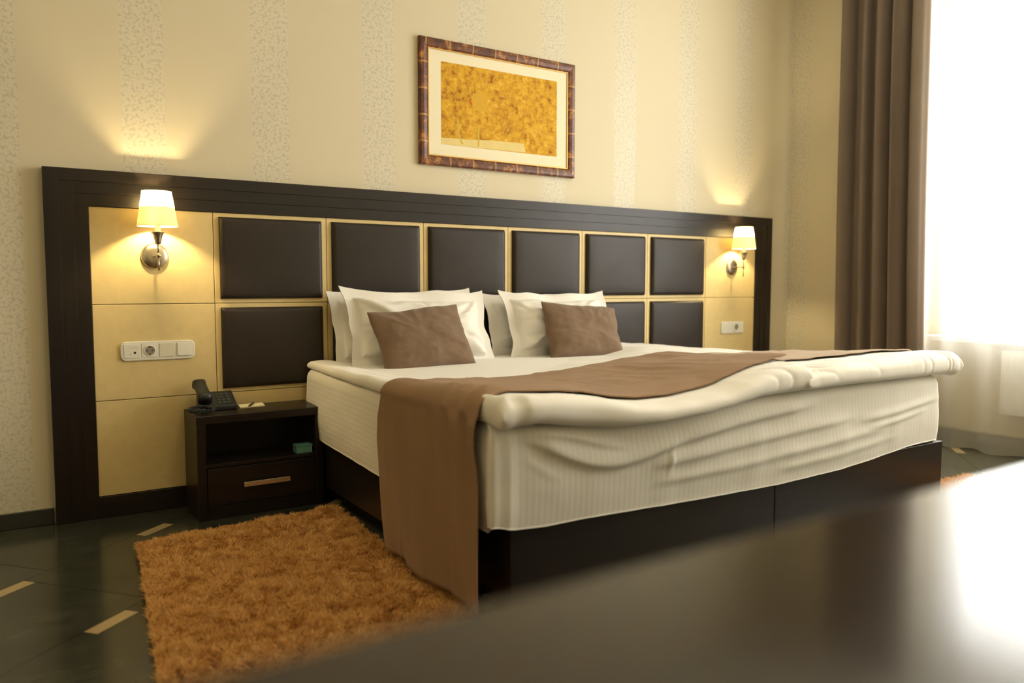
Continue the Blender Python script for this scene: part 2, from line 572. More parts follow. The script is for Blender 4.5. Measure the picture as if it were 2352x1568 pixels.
struct(box('wall_back', X0 - .1, X1 + .45, YW, YW + .12, 0, ZC, M_wall_back))
struct(box('wall_left', X0 - .12, X0, Y0, YW, 0, ZC, M_wall_plain))
struct(box('wall_front', X0 - .12, NX + .1, Y0 - .12, Y0, 0, ZC, M_wall_plain))
struct(box('ceiling', X0 - .12, NX + .12, Y0 - .12, YW + .12, ZC, ZC + .1, M_ceil))
# window wall: pier beside the bed, pier near the desk, recessed wall with the opening
struct(box('wall_right', X1, NX + .12, NY1, YW, 0, ZC, M_wall_right))
struct(box('wall_right_pier', X1, NX + .12, Y0, NY0, 0, ZC, M_wall_right))
WZ0, WZ1, WY0, WY1 = 0.66, 2.95, -3.55, -0.95
struct(box('wall_right_sill', NX, NX + .12, NY0, NY1, 0, WZ0, M_wall_plain))
struct(box('wall_right_lintel', NX, NX + .12, NY0, NY1, WZ1, ZC, M_wall_plain))
struct(box('wall_right_jamb', NX, NX + .12, WY1, NY1, WZ0, WZ1, M_wall_plain))
struct(box('wall_right_jamb_far', NX, NX + .12, NY0, WY0, WZ0, WZ1, M_wall_plain))
struct(box('trim_1', NX - .17, NX + .02, WY0 - .03, WY1 + .03, WZ0 - .035, WZ0 - .001, M_winframe, bev=.006))
win = bpy.data.objects.new('window_1', None); win.location = (NX + .06, (WY0 + WY1) / 2, WZ0)
finish(win, None, win.location); win['kind'] = 'structure'
fw = .06
wx0, wx1 = NX + .03, NX + .09
box('window_frame', wx0, wx1, WY0, WY0 + fw, WZ0, WZ1, M_winframe, win, .004)
box('window_frame', wx0, wx1, WY1 - fw, WY1, WZ0, WZ1, M_winframe, win, .004)
box('window_frame', wx0, wx1, WY0 + fw, WY1 - fw, WZ0, WZ0 + fw, M_winframe, win, .004)
box('window_frame', wx0, wx1, WY0 + fw, WY1 - fw, WZ1 - fw, WZ1, M_winframe, win, .004)
ym = (WY0 + WY1) / 2
box('mullion', wx0, wx1, ym - .05, ym + .05, WZ0 + fw, WZ1 - fw, M_winframe, win, .004)
box('pane', NX + .055, NX + .061, WY0 + fw, ym - .05, WZ0 + fw, WZ1 - fw, M_glass, win)
box('pane', NX + .055, NX + .061, ym + .05, WY1 - fw, WZ0 + fw, WZ1 - fw, M_glass, win)

# skirting
struct(box('baseboard_back', X0, -0.645, YW - .014, YW - .0005, 0, .066, M_skirt, bev=.003))
struct(box('baseboard_back_right', 3.735, X1 - .001, YW - .014, YW - .0005, 0, .066, M_skirt, bev=.003))
struct(box('baseboard_right', X1 - .014, X1 - .0005, NY1, YW - .015, 0, .066, M_skirt2, bev=.003))
struct(box('baseboard_window', NX - .014, NX - .0005, NY0, NY1, 0, .068, M_skirt2, bev=.003))

# ceiling lamp added as warm fill light (above the bed's foot, out of the picture)
cl = thing('ceiling_fill_lamp', 'round flush fill lamp added on the ceiling between the rug and the desk', 'ceiling lamp', (0.3, -2.4, ZC - .1))
lathe('fill_lamp_rim', [(.30, .099), (.31, .06), (.30, .03), (.27, .03)], (0.3, -2.4, ZC - .1), M_steel, cl)
lathe('fill_lamp_diffuser', [(.275, .05), (.26, .02), (.18, .004), (.002, 0)], (0.3, -2.4, ZC - .1), M_ceiling_fill, cl)

# ---------------------------------------------------------------- headboard
PC, H, Z0, LW, LF, ZT = 0.5145, 0.40, 0.0897, 0.4829, 0.1557, 1.4349
XL, XR = -LW - LF, 6 * PC + LW + LF
hb = thing('headboard', 'wide dark wood framed headboard with cream panels and brown leather pads', 'headboard', (3 * PC, 0.02, 0))
box('back_board', XL + .01, XR - .01, .0215, YW - .001, 0, ZT - .01, M_cream, hb)
sw = LF / 3
zw = (ZT - (Z0 + 3 * H)) / 3
ydep = (-.016, -.012, -.008)
for k in range(3):
    xa, xb = XL + k * sw, XR - k * sw
    zt = ZT - k * zw
    y1 = .021
    box('stile', xa, xa + sw, ydep[k], y1, 0, zt, M_wenge_z, hb, .0006)
    box('stile', xb - sw, xb, ydep[k], y1, 0, zt, M_wenge_z, hb, .0006)
    box('top_rail', xa + sw, xb - sw, ydep[k], y1, zt - zw, zt, M_wenge, hb, .0006)
box('bottom_rail', -LW, 6 * PC + LW, -.007, .021, 0, Z0, M_wenge, hb, .0025)

g = .0012
def panel(x0, x1, z0, z1):
    return box('panel', x0 + g, x1 - g, 0.0, .021, z0 + g, z1 - g, M_cream, hb, .0022)
for (xa, xb) in ((-LW, 0), (6 * PC, 6 * PC + LW)):
    for r_ in range(3):
        panel(xa, xb, Z0 + r_ * H, Z0 + (r_ + 1) * H)

# leather pad : soft-edged cushion block, one mesh shared by all
def pad_mesh():
    hw, hh, th = PC / 2 - .024, H / 2 - .019, .024
    def axis(h, n):
        r = .022
        th_ = np.linspace(0, math.pi / 2, 6)
        e = r * (1 - np.cos(th_))
        mid = np.linspace(-h + r, h - r, n)[1:-1]
        a = np.concatenate([-h + e, mid, (h - e)[::-1]])
        f = np.concatenate([np.sin(th_), np.ones(n - 2), np.sin(th_)[::-1]])
        return a, f
    ax, fx = axis(hw, 9); az, fz = axis(hh, 8)
    A, B = np.meshgrid(ax, az, indexing='ij')
    F = np.minimum(fx[:, None], fz[None, :]) ** 0.9
    F = (fx[:, None] * fz[None, :]) ** 0.8
    dome = (1 - (A / hw) ** 2) * (1 - (B / hh) ** 2)
    Y = -(F * th * 0.86 + dome * .005) - .0005
    P = np.stack([A, Y, B], axis=2)
    vs = P.reshape(-1, 3)
    n, m = A.shape
    fs = grid_faces(n, m, flip=True)
    me = bpy.data.meshes.new('pad')
    me.from_pydata(vs.tolist(), [], fs); me.update()
    me.polygons.foreach_set('use_smooth', [True] * len(me.polygons))
    me.materials.append(M_leather)
    return me
PADM = pad_mesh()
for c in range(6):
    panel(c * PC, (c + 1) * PC, Z0, Z0 + H)
    for r_ in (1, 2):
        pn = panel(c * PC, (c + 1) * PC, Z0 + r_ * H, Z0 + (r_ + 1) * H)
        o = bpy.data.objects.new('pad', PADM)
        finish(o, pn)
        o.location = np.array(((c + .5) * PC, 0, Z0 + (r_ + .5) * H)) - org(pn)

# ---------------------------------------------------------------- wall lamps
def sconce(x, label, d=0.10):
    z = 1.092
    t = thing('wall_lamp', label, 'lamp', (x, -.0002, z), 'wall lamps on the headboard')
    lathe('back_plate', [(.0005, .016), (.030, .0155), (.047, .012), (.0535, .006), (.0545, .0005), (.0545, 0)], (x, 0, z), M_steel, t, 'y')
    tube('arm', [(x, -.014, z), (x, -d, z)], .0042, M_steel, t, 12)
    ball = [(.0105 * math.sin(a), -.0105 * math.cos(a)) for a in np.linspace(.02, math.pi - .02, 12)]
    lathe('ball_joint', ball, (x, -d, z), M_steel, t, seg=20)
    tube('lower_rod', [(x, -d, z - .009), (x, -d, z - .062)], [.0042, .0034], M_steel, t, 10)
    tube('stem', [(x, -d, z + .008), (x, -d, z + .052)], .0038, M_steel, t, 10)
    lathe('cup', [(.002, .046), (.010, .047), (.0135, .060), (.0165, .075), (.021, .087), (.0265, .095), (.0268, .0965), (.020, .0965), (.012, .090)], (x, -d, z), M_steel, t, seg=30)
    lathe('bulb_holder', [(.0095, .088), (.0115, .092), (.0115, .146), (.009, .150), (.003, .151)], (x, -d, z), M_white_plastic, t, seg=20)
    zb = z + .177
    bulb = [(.0125 * math.sin(a), -.0150 * math.cos(a)) for a in np.linspace(.02, math.pi - .02, 12)]
    bulb[-1] = (.002, .018)
    lathe('bulb', bulb, (x, -d, zb), M_bulb, t, seg=20)
    rb, rt, zb0, zt0 = .0785, .057, z + .118, z + .262
    def shade(name, z0, z1, dr, th):
        f = lambda zz: rb + (rt - rb) * (zz - zb0) / (zt0 - zb0)
        r0, r1 = f(z0) + dr, f(z1) + dr
        return lathe(name, [(r0 + .0006, z0 - z), (r0, z0 - z + .001), (r1, z1 - z - .001), (r1 + .0006, z1 - z)], (x, -d, z), M_shade, t, seg=56)
    s = shade('lamp_shade', zb0, zt0, 0, .0012)
    lz = zb0 + (zt0 - zb0) * .54
    f = lambda zz: rb + (rt - rb) * (zz - zb0) / (zt0 - zb0)
    li = lathe('shade_liner', [(f(zb0) - .003, zb0 - z + .001), (f(lz) - .003, lz - z)], (x, -d, z), M_shade, s, seg=56)
    # wire spider holding the shade
    zz = z + .132
    for k in range(3):
        a = 2 * math.pi * k / 3 + .4
        tube('shade_wire', [(x + .011 * math.cos(a), -d + .011 * math.sin(a), zz), (x + (f(zz) - .006) * math.cos(a), -d + (f(zz) - .006) * math.sin(a), zz)], .001, M_steel, s, 6)
    return t
sconce(-0.240, 'brushed metal wall lamp with cream shade above the four-gang socket plate')
sconce(3.336, 'brushed metal wall lamp with cream shade nearest the brown curtain')

# ---------------------------------------------------------------- socket plates
def rplate(name, x0, x1, z0, z1, y0, y1, mat, parent, r=.012, bev=.005):
    bm = bmesh.new()
    bm_box(bm, x0, x1, y0, y1, z0, z1)
    ed = [e for e in bm.edges if abs(e.verts[0].co.y - e.verts[1].co.y) > 1e-6]
    bmesh.ops.bevel(bm, geom=ed, offset=r, segments=5, profile=.5, affect='EDGES')
    fr = [f for f in bm.faces if all(abs(v.co.y - y0) < 1e-6 for v in f.verts)]
    ed = [e for f in fr for e in f.edges]
    bmesh.ops.bevel(bm, geom=ed, offset=bev, segments=3, profile=.6, affect='EDGES')
    return from_bm(name, bm, mat, parent, False)
def schuko(x, z, y, parent):
    ring = lathe('socket_ring', [(.0225, -.001), (.0225, .0022), (.0195, .0024), (.0190, -.0005)], (x, y, z), M_white_plastic, parent, 'y', 28)
    lathe('socket_well', [(.0192, .0006), (.001, .0006)], (x, y, z), M_sock, ring, 'y', 24)
    for dx in (-.0095, .0095):
        lathe('pin_hole', [(.0032, .0009), (.0004, .0009)], (x + dx, y, z), M_hole, ring, 'y', 10)
    for dz in (-.0155, .0155):
        box('earth_clip', x - .003, x + .003, y - .0012, y - .0005, z + dz - .003, z + dz + .003, M_hole, ring)

pl = thing('socket_plate', 'ivory four-gang switch and socket plate below the lamp, above the telephone', 'socket', (-.238, 0, .69))
rplate('plate', -.384, -.090, .651, .733, -.010, -.0005, M_white_plastic, pl, .022, .006)
ys = -.0104
for k in range(4):
    xa = -.371 + k * .0685
    rplate('insert', xa, xa + .0605, .664, .722, ys - .002, ys, (M_white_plastic, M_white_plastic, M_grey_plastic, M_white_plastic)[k], pl, .003, .0012)
lathe('antenna_hole', [(.0050, .0004), (.0005, .0004)], (-.371 + .041, ys - .002, .686), M_hole, pl, 'y', 14)
lathe('antenna_hole', [(.0022, .0004), (.0003, .0004)], (-.371 + .024, ys - .002, .680), M_sock, pl, 'y', 12)
box('printed_mark', -.371 + .009, -.371 + .052, ys - .0023, ys - .0019, .7055, .7105, M_grey_plastic, pl)
schuko(-.371 + .0685 + .030, .693, ys - .002, pl)
bm = bmesh.new()
vs = bm_box(bm, -.371 + 3 * .0685 + .004, -.371 + 3 * .0685 + .057, ys - .006, ys - .002, .668, .718)
for v in vs:
    if v.co.z > .7 and v.co.y < ys - .004: v.co.y += .003
from_bm('rocker_switch', bm, M_white_plastic, pl)

pr = thing('socket_plate', 'small ivory two-gang socket plate under the lamp nearest the curtain', 'socket', (3.348, 0, .685))
rplate('plate', 3.240, 3.458, .646, .727, -.010, -.0005, M_white_plastic, pr, .012, .006)
for k in range(2):
    xa = 3.256 + k * .095
    rplate('insert', xa, xa + .088, .656, .717, ys - .002, ys, M_white_plastic, pr, .003, .0012)
schuko(3.382, .690, ys - .002, pr)
box('switch_gap', 3.366, 3.372, ys - .0024, ys - .0019, .655, .661, M_hole, pr)

# ---------------------------------------------------------------- picture
pic = thing('picture', 'framed abstract gold print with cream mat on the wall above the bed', 'picture', (1.522, .04, 1.59))
px0, px1, pz0, pz1 = 1.026, 2.012, 1.589, 2.226
fwid = .048
yb_, yf_ = .0395, .014
def bar(x0, z0, x1, z1, ix0, iz0, ix1, iz1, along, name='frame_bar'):
    prof = [(0, yb_), (0, yf_ + .006), (.15, yf_ + .001), (.45, yf_), (.8, yf_ + .003), (1, yf_ + .009), (1, yb_)]
    vs, fs = [], []
    for (t_, y) in prof:
        vs.append((x0 + (ix0 - x0) * t_, y, z0 + (iz0 - z0) * t_))
        vs.append((x1 + (ix1 - x1) * t_, y, z1 + (iz1 - z1) * t_))
    n = len(prof)
    for i in range(n):
        j = (i + 1) % n
        fs.append((2 * i, 2 * i + 1, 2 * j + 1, 2 * j))
    fs.append(tuple(2 * i for i in range(n))[::-1]); fs.append(tuple(2 * i + 1 for i in range(n)))
    o = mesh(name, vs, fs, M_frame, pic)
    a = o.data.attributes.new('along', 'FLOAT', 'POINT')
    a.data.foreach_set('value', [along] * len(vs))
    return o
qx0, qx1, qz0, qz1 = px0 + fwid, px1 - fwid, pz0 + fwid, pz1 - fwid
bar(px0, pz1, px1, pz1, qx0, qz1, qx1, qz1, 0.0)
bar(px1, pz0, px0, pz0, qx1, qz0, qx0, qz0, 0.0)
bar(px0, pz0, px0, pz1, qx0, qz0, qx0, qz1, 1.0)
bar(px1, pz1, px1, pz0, qx1, qz1, qx1, qz0, 1.0)
fl = .006
for (a, b, c, d) in ((qx0, qx1, qz1 - fl, qz1), (qx0, qx1, qz0, qz0 + fl), (qx0, qx0 + fl, qz0 + fl, qz1 - fl), (qx1 - fl, qx1, qz0 + fl, qz1 - fl)):
    box('gold_fillet', a, b, .021, yb_, c, d, M_gold, pic, .001)
box('mat_board', qx0 + fl, qx1 - fl, .026, .031, qz0 + fl, qz1 - fl, M_mat, pic)
ax0, ax1, az0, az1 = 1.151, 1.888, 1.700, 2.118
art = box('artwork', ax0, ax1, .0252, .0262, az0, az1, M_art, pic)
def art_poly(name, pts, mat, y=.0249):
    vs = [(x, y, z) for x, z in pts] + [(x, y + .0003, z) for x, z in pts]
    k = len(pts)
    fs = [tuple(range(k))[::-1], tuple(range(k, 2 * k))] + [(i, (i + 1) % k, k + (i + 1) % k, k + i) for i in range(k)]
    return mesh(name, vs, fs, mat, art)
art_poly('painted_band', [(ax0, 1.700), (1.678, 1.704), (1.662, 1.752), (1.45, 1.748), (1.30, 1.738), (ax0, 1.733)], M_art_band)
art_poly('painted_stem', [(1.282, 1.712), (1.268, 1.712), (1.248, 1.760), (1.244, 1.840), (1.252, 1.840), (1.256, 1.765)], M_art_green, .0247)
art_poly('painted_stem', [(1.378, 1.708), (1.367, 1.708), (1.368, 1.770), (1.374, 1.815), (1.382, 1.815), (1.378, 1.765)], M_art_green, .0247)
art_poly('painted_bloom', [(1.335, 1.935), (1.350, 1.90), (1.39, 1.885), (1.425, 1.915), (1.43, 1.975), (1.405, 2.0), (1.36, 1.985), (1.33, 1.965)], M_art_bloom)
art_poly('painted_dab', [(1.322, 1.930), (1.333, 1.912), (1.337, 1.925), (1.326, 1.944), (1.316, 1.944)], M_art_red, .0246)

pic.location = Vector(pic.location) + Vector((-.009, -.0142, -.003))

# ---------------------------------------------------------------- nightstand
nx0, nx1, ny, nz = -.148, .381, -.288, .435
ns = thing('nightstand', 'dark wood nightstand with open niche and drawer beside the bed', 'nightstand', (.116, -.15, 0))
wl = .036
ny1 = -.036
box('top', nx0 - .001, nx1 + .001, ny - .002, ny1, nz - .034, nz, M_wenge, ns, .0025)
box('side', nx0, nx0 + wl, ny, ny1, 0, nz - .0345, M_wenge_z, ns, .002)
box('side', nx1 - wl, nx1, ny, ny1, 0, nz - .0345, M_wenge_z, ns, .002)
box('back_panel', nx0 + wl, nx1 - wl, ny1 - .01, ny1, .03, nz - .035, M_wenge, ns)
box('niche_shelf', nx0 + wl, nx1 - wl, ny + .004, ny1 - .01, .217, .232, M_wenge, ns, .0015)
dr = box('drawer', nx0 + wl + .003, nx1 - wl - .003, ny + .001, ny + .02, .058, .213, M_wenge, ns, .002)
box('drawer_box', nx0 + wl + .012, nx1 - wl - .012, ny + .0205, ny1 - .03, .066, .19, M_wenge, dr)
box('plinth', nx0 + wl, nx1 - wl, ny + .006, ny + .024, 0, .055, M_wenge, ns, .002)
M_handle = NT('satin_handle').set((0.72, 0.66, 0.52), 0.32, metal=0.9).m
hd = box('handle', .030, .224, ny - .026, ny - .020, .128, .148, M_handle, dr, .001)
box('handle_post', .034, .046, ny - .0205, ny + .001, .133, .143, M_handle, hd)
box('handle_post', .208, .220, ny - .0205, ny + .001, .133, .143, M_handle, hd)

cb = thing('small_box', 'small teal card box lying in the nightstand niche', 'box', (.315, -.22, .2325))
box('carton', .268, .338, -.268, -.215, .2325, .262, M_teal, cb, .0015)
box('lid', .266, .340, -.270, -.213, .2622, .268, M_teal, cb, .001)

# telephone
ph = thing('telephone', 'dark corded desk telephone at the corner of the nightstand', 'telephone', (-.04, -.1, nz))
def prism(name, pts_yz, x0, x1, mat, parent, bev=.003, taper=0):
    bm = bmesh.new()
    a = [bm.verts.new((x0, y, z)) for y, z in pts_yz]; b = [bm.verts.new((x1 + (taper if 0 else 0), y, z)) for y, z in pts_yz]
    k = len(pts_yz)
    bm.faces.new(a); bm.faces.new(b[::-1])
    for i in range(k):
        bm.faces.new((a[i], b[i], b[(i + 1) % k], a[(i + 1) % k]))
    if bev: bmesh.ops.bevel(bm, geom=bm.edges[:], offset=bev, segments=2, profile=.5, affect='EDGES')
    return from_bm(name, bm, mat, parent)
body = prism('phone_body', [(-.160, nz + .0005), (-.160, nz + .020), (-.058, nz + .070), (-.043, nz + .069), (-.043, nz + .0005)], -.098, .048, M_black_plastic, ph, .004)
sl = .050 / .102
for r_ in range(4):
    for c in range(3):
        y = -.142 + r_ * .019; x = -.022 + c * .020
        z = nz + .020 + (y + .160) * sl
        bm = bmesh.new(); vs = bm_box(bm, x - .007, x + .007, y - .006, y + .006, z - .002, z + .004)
        for v in vs: v.co.z += (v.co.y - y) * sl
        from_bm('key', bm, M_key, body)
# handset : grip bowed over the left side, ear and mouth pieces
hx = -.086
def handset():
    path = [(-.168, .060), (-.142, .076), (-.116, .090), (-.090, .101), (-.064, .110), (-.046, .113)]
    prof = []
    vs, fs = [], []
    secs = []
    for i, (y, z) in enumerate(path):
        e = abs(i - 2.5) / 2.5
        w = .025 + .004 * e ** 3; t = .016 + .009 * e ** 3
        secs.append((y, z + nz - .008, w, t))
    m = 14
    for (y, z, w, t) in secs:
        for k in range(m):
            a = 2 * math.pi * k / m
            ca, sa = math.cos(a), math.sin(a)
            px = hx + w * math.copysign(abs(ca) ** .6, ca)
            q = t * math.copysign(abs(sa) ** .6, sa)
            vs.append((px, y - q * .36, z + q * .93))
    fs = grid_faces(len(secs), m, wrap=True)
    fs.append(tuple(range(m))); fs.append(tuple((len(secs) - 1) * m + k for k in range(m))[::-1])
    return vs, fs
v_, f_ = handset()
hs = mesh('handset', v_, f_, M_black_plastic, ph, True)
random.seed(3)
pts = []
for i in range(260):
    u = i / 259
    # cord path lying in loops on the nightstand's corner
    bx = -.103 - .026 * math.sin(u * 7.5) + .028 * math.sin(u * 15 + 1) ; by = -.205 + .030 * math.sin(u * 10 + .5)
    bz = nz + .0095 + .008 * (1 + math.sin(u * 13))
    a = u * 2 * math.pi * 52
    pts.append((bx + .0058 * math.cos(a), by + .0058 * math.cos(a) * .3, bz + .0058 * math.sin(a)))
tube('coiled_cord', pts, .0024, M_black_plastic, ph, 6)

npd = thing('notepad', 'pale yellow notepad lying on the nightstand beside the telephone', 'notepad', (.12, -.10, nz))
def quad_slab(name, pts, z0, z1, mat, parent):
    vs = [(x, y, z0) for x, y in pts] + [(x, y, z1) for x, y in pts]
    return mesh(name, vs, [(3, 2, 1, 0), (4, 5, 6, 7), (0, 1, 5, 4), (1, 2, 6, 5), (2, 3, 7, 6), (3, 0, 4, 7)], mat, parent)
q = [(.062, -.150), (.170, -.140), (.182, -.052), (.074, -.060)]
quad_slab('pages', q, nz + .0003, nz + .004, M_paper, npd)
quad_slab('top_sheet', [(x * .999, y) for x, y in q], nz + .0042, nz + .0046, M_paper, npd)
pen = thing('pen', 'dark pen lying across the notepad', 'pen', (.12, -.11, nz + .005))
tube('barrel', [(.098, -.152, nz + .0092), (.138, -.074, nz + .0092)], .0042, M_pen, pen, 10)
tube('tip', [(.098, -.152, nz + .0092), (.0945, -.159, nz + .0088)], [.0038, .001], M_steel, pen, 10)
tube('clip', [(.137, -.074, nz + .0145), (.125, -.098, nz + .0145)], .0010, M_steel, pen, 6)

# ---------------------------------------------------------------- bed bases
bx0, bx1, bmid, yft, zb = .392, 2.672, 1.540, -1.797, .285
def bed_base(xa, xb, label, left):
    t = thing('bed', label, 'bed', ((xa + xb) / 2, -.9, 0), 'two low beds pushed together')
    box('foot_panel', xa, xb, yft, yft + .022, .035, zb, M_wenge, t, .0025)
    box('side_panel', xa, xa + .022, yft + .0225, -.04, .070, zb, M_wenge, t, .0025)
    box('side_panel', xb - .022, xb, yft + .0225, -.04, .070, zb, M_wenge, t, .0025)
    box('head_panel', xa + .023, xb - .023, -.062, -.04, .070, zb, M_wenge, t, .0025)
    box('deck', xa + .023, xb - .023, yft + .023, -.063, zb - .03, zb - .012, M_wenge, t)
    box('plinth', xa + .06, xb - .06, yft + .06, -.10, 0, .0695, M_wenge, t, .002)
    return t
bed_base(bx0, bmid - .002, 'low dark wood bed box next to the nightstand and orange rug', True)
bed_base(bmid + .002, bx1, 'low dark wood bed box on the window side of the seam', False)

# ---------------------------------------------------------------- mattress with ribbed sheet
def mattress():
    xa, xb, ya, yb, zt = .372, 2.605, -1.822, -.045, .588
    r = .05
    per = []     # (x, y, nx, ny, ribmode, ribcoord)
    def arc(cx, cy, a0, a1, n=9):
        return [(cx + r * math.cos(a), cy + r * math.sin(a), math.cos(a), math.sin(a)) for a in np.linspace(a0, a1, n)]
    nf, nl = 300, 130
    for x in np.linspace(xa + r - .05, xb - r, nf): per.append((x, ya, 0, -1))
    per += arc(xb - r, ya + r, -math.pi / 2, 0)[1:-1]
    for y in np.linspace(ya + r, yb - r, nl): per.append((xb, y, 1, 0))
    per += arc(xb - r, yb - r, 0, math.pi / 2)[1:-1]
    for x in np.linspace(xb - r, xa + r, 40): per.append((x, yb, 0, 1))
    per += arc(xa + r, yb - r, math.pi / 2, math.pi)[1:-1]
    for y in np.linspace(yb - r, ya + r, nl): per.append((xa, y, -1, 0))
    per += [(p_[0] - .05 * k_ , *p_[1:]) for k_, p_ in zip(np.linspace(0, 1, 7), arc(xa + r, ya + r, math.pi, 1.5 * math.pi)[1:-1])]
    per = np.array(per)
    lft = per[:, 0] < xa + r + 1e-6
    dxl = np.interp(per[:, 1], [-1.82, -1.0, -.40, -.05], [-.049, -.035, -.012, .012])
    per[lft, 0] += (dxl * np.clip((xa + r - per[:, 0]) / r, 0, 1))[lft]
    K = len(per)
    X, Y, NXx, NYy = per.T
    # hem height
    hem_f = np.interp(X, [.33, .39, .50, .653, 1.1, 1.53, 1.9, 2.1, 2.34, 2.45, 2.7], [.300, .284, .276, .276, .262, .254, .262, .276, .299, .3045, .306])
    hem_s = np.interp(Y, [-1.8, -1.2, -.95, -.3, 0], [.278, .272, .276, .286, .287])
    hem = np.where(NYy < -.5, hem_f, hem_s)
    L = 46
    lev = np.linspace(0, 1, L)
    rings, rib = [], []
    rt = .045
    for l in lev:
        s = l
        # body part then rounded shoulder
        if s < .82:
            z = hem + (zt - rt - hem) * (s / .82); off = np.zeros(K)
        else:
            a = (s - .82) / .18 * math.pi / 2
            z = np.full(K, zt - rt) + rt * math.sin(a); off = np.full(K, -rt * (1 - math.cos(a)))
        hfrac = (z - .28) / .3
        w = np.sin(np.clip(hfrac, 0, 1) * math.pi)
        foot = np.clip(-NYy, 0, 1)
        d = .008 * w + .006 * fbm(X * 3 + Y * 3, z * 6, 5, 3) * (0.3 + w) + .003 * vnoise(X * 14 + Y * 14, z * 5, 9)
        # long sweeping drag creases on the foot side
        def crease(pts, amp, wid, wid2=None):
            px = np.array([p[0] for p in pts]); pz = np.array([p[1] for p in pts])
            zc = sum(np.interp(X + o_, px, pz) for o_ in np.linspace(-.07, .07, 9)) / 9
            fade = np.clip((X - px[0]) / .10, 0, 1) * np.clip((px[-1] - X) / .18, 0, 1)
            dd = z - zc
            wd = np.where(dd > 0, wid, (wid2 or wid))
            return amp * np.exp(-(dd / wd) ** 2) * fade * foot
        d = d + crease([(.40, .555), (.47, .520), (.60, .455), (.72, .425), (.85, .435), (1.0, .468), (1.3, .505), (1.75, .535)], .017, .050, .014)
        d = d + crease([(.42, .560), (.55, .540), (.70, .495), (.82, .470)], .010, .020, .010)
        d = d + crease([(.40, .50), (.48, .44), (.56, .40)], .007, .016)
        d = d + crease([(.90, .40), (1.2, .418), (1.6, .440), (2.0, .46)], .009, .030, .012)
        d = d + crease([(2.0, .44), (2.25, .455), (2.45, .478), (2.60, .49)], .009, .018, .010)
        d = d + crease([(2.05, .405), (2.25, .42), (2.5, .45)], .007, .014, .010)
        d = d + crease([(.9, .345), (1.3, .350), (1.8, .375), (2.2, .40)], .006, .020, .012)
        d = d + crease([(1.5, .31), (1.9, .325), (2.3, .36)], .005, .014)
        # small upright tuck in the middle of the foot
        d = d + foot * .006 * np.exp(-((X - .98 - (z - .40) * .10) / .010) ** 2) * np.exp(-((z - .41) / .035) ** 2)
        # corner seam by the runner
        d = d + foot * .008 * np.exp(-((X - .372) / .009) ** 2)
        o_ = off + d * (1 if s < .9 else 1 - (s - .9) / .1)
        rings.append(np.stack([X + NXx * o_, Y + NYy * o_, z], axis=1))
        side = np.abs(NXx) > .75
        rib.append(np.where(side, z + (off < -1e-6) * off, X))
    P = np.array(rings)
    vs = P.reshape(-1, 3).tolist()
    fs = grid_faces(L, K, wrap=True, flip=True)
    fs.append(tuple((L - 1) * K + k for k in range(K)))
    inner = np.stack([X - NXx * .035, Y - NYy * .035, np.full(K, .2875)], axis=1)
    vs += inner.tolist()
    for k in range(K):
        k2 = (k + 1) % K
        fs.append((k, k2, L * K + k2, L * K + k))
    fs.append(tuple(L * K + k for k in range(K))[::-1])
    rib.append(rib[0])
    o = mesh('mattress', vs, fs, M_sheet, None, True)
    a = o.data.attributes.new('rib', 'FLOAT', 'POINT')
    a.data.foreach_set('value', np.array(rib).reshape(-1).astype(np.float32))
    o.data.polygons[len(o.data.polygons) - 1].use_smooth = False
    o.data.polygons[len(o.data.polygons) - 2].use_smooth = False
    return o
tag(mattress(), 'thick wide mattress in a finely striped white fitted sheet', 'mattress')

# ---------------------------------------------------------------- duvets
D1 = dict(xs=[.33, .42, .6, .9, 1.2, 1.45, 1.66], ys=[0, -.4, -.8, -1.1, -1.4, -1.65, -1.80, -1.9],
          Z=[[.622, .616, .600, .600, .600, .600, .605],
             [.622, .612, .590, .586, .586, .590, .598],
             [.624, .616, .602, .594, .600, .614, .625],
             [.630, .624, .610, .606, .618, .642, .650],
             [.642, .634, .618, .610, .628, .656, .664],
             [.660, .658, .645, .612, .628, .672, .684],
             [.668, .668, .655, .606, .626, .680, .690],
             [.664, .664, .652, .604, .624, .678, .686]])
D2 = dict(xs=[1.55, 1.8, 2.1, 2.4, 2.70], ys=[0, -.4, -.8, -1.1, -1.4, -1.65, -1.80, -1.9],
          Z=[[.600, .610, .635, .618, .605],
             [.595, .600, .640, .620, .605],
             [.615, .630, .636, .622, .612],
             [.634, .644, .640, .634, .622],
             [.648, .656, .654, .648, .640],
             [.656, .666, .668, .674, .664],
             [.656, .672, .676, .690, .690],
             [.652, .668, .672, .686, .688]])
def topz(D, x, y):
    return interp2(D['xs'], D['ys'], D['Z'], x, y)

def surf(D, x, y):
    """height of the finished duvet surface (bilinear)"""
    ax, ay, Z = D['grid']
    tx = np.interp(x, ax, np.arange(len(ax))); ty = np.interp(y, ay, np.arange(len(ay)))
    tx, ty = np.broadcast_arrays(tx, ty)
    i = np.clip(np.floor(tx).astype(int), 0, len(ax) - 2); j = np.clip(np.floor(ty).astype(int), 0, len(ay) - 2)
    u, v = tx - i, ty - j
    return Z[i, j] * (1 - u) * (1 - v) + Z[i + 1, j] * u * (1 - v) + Z[i, j + 1] * (1 - u) * v + Z[i + 1, j + 1] * u * v

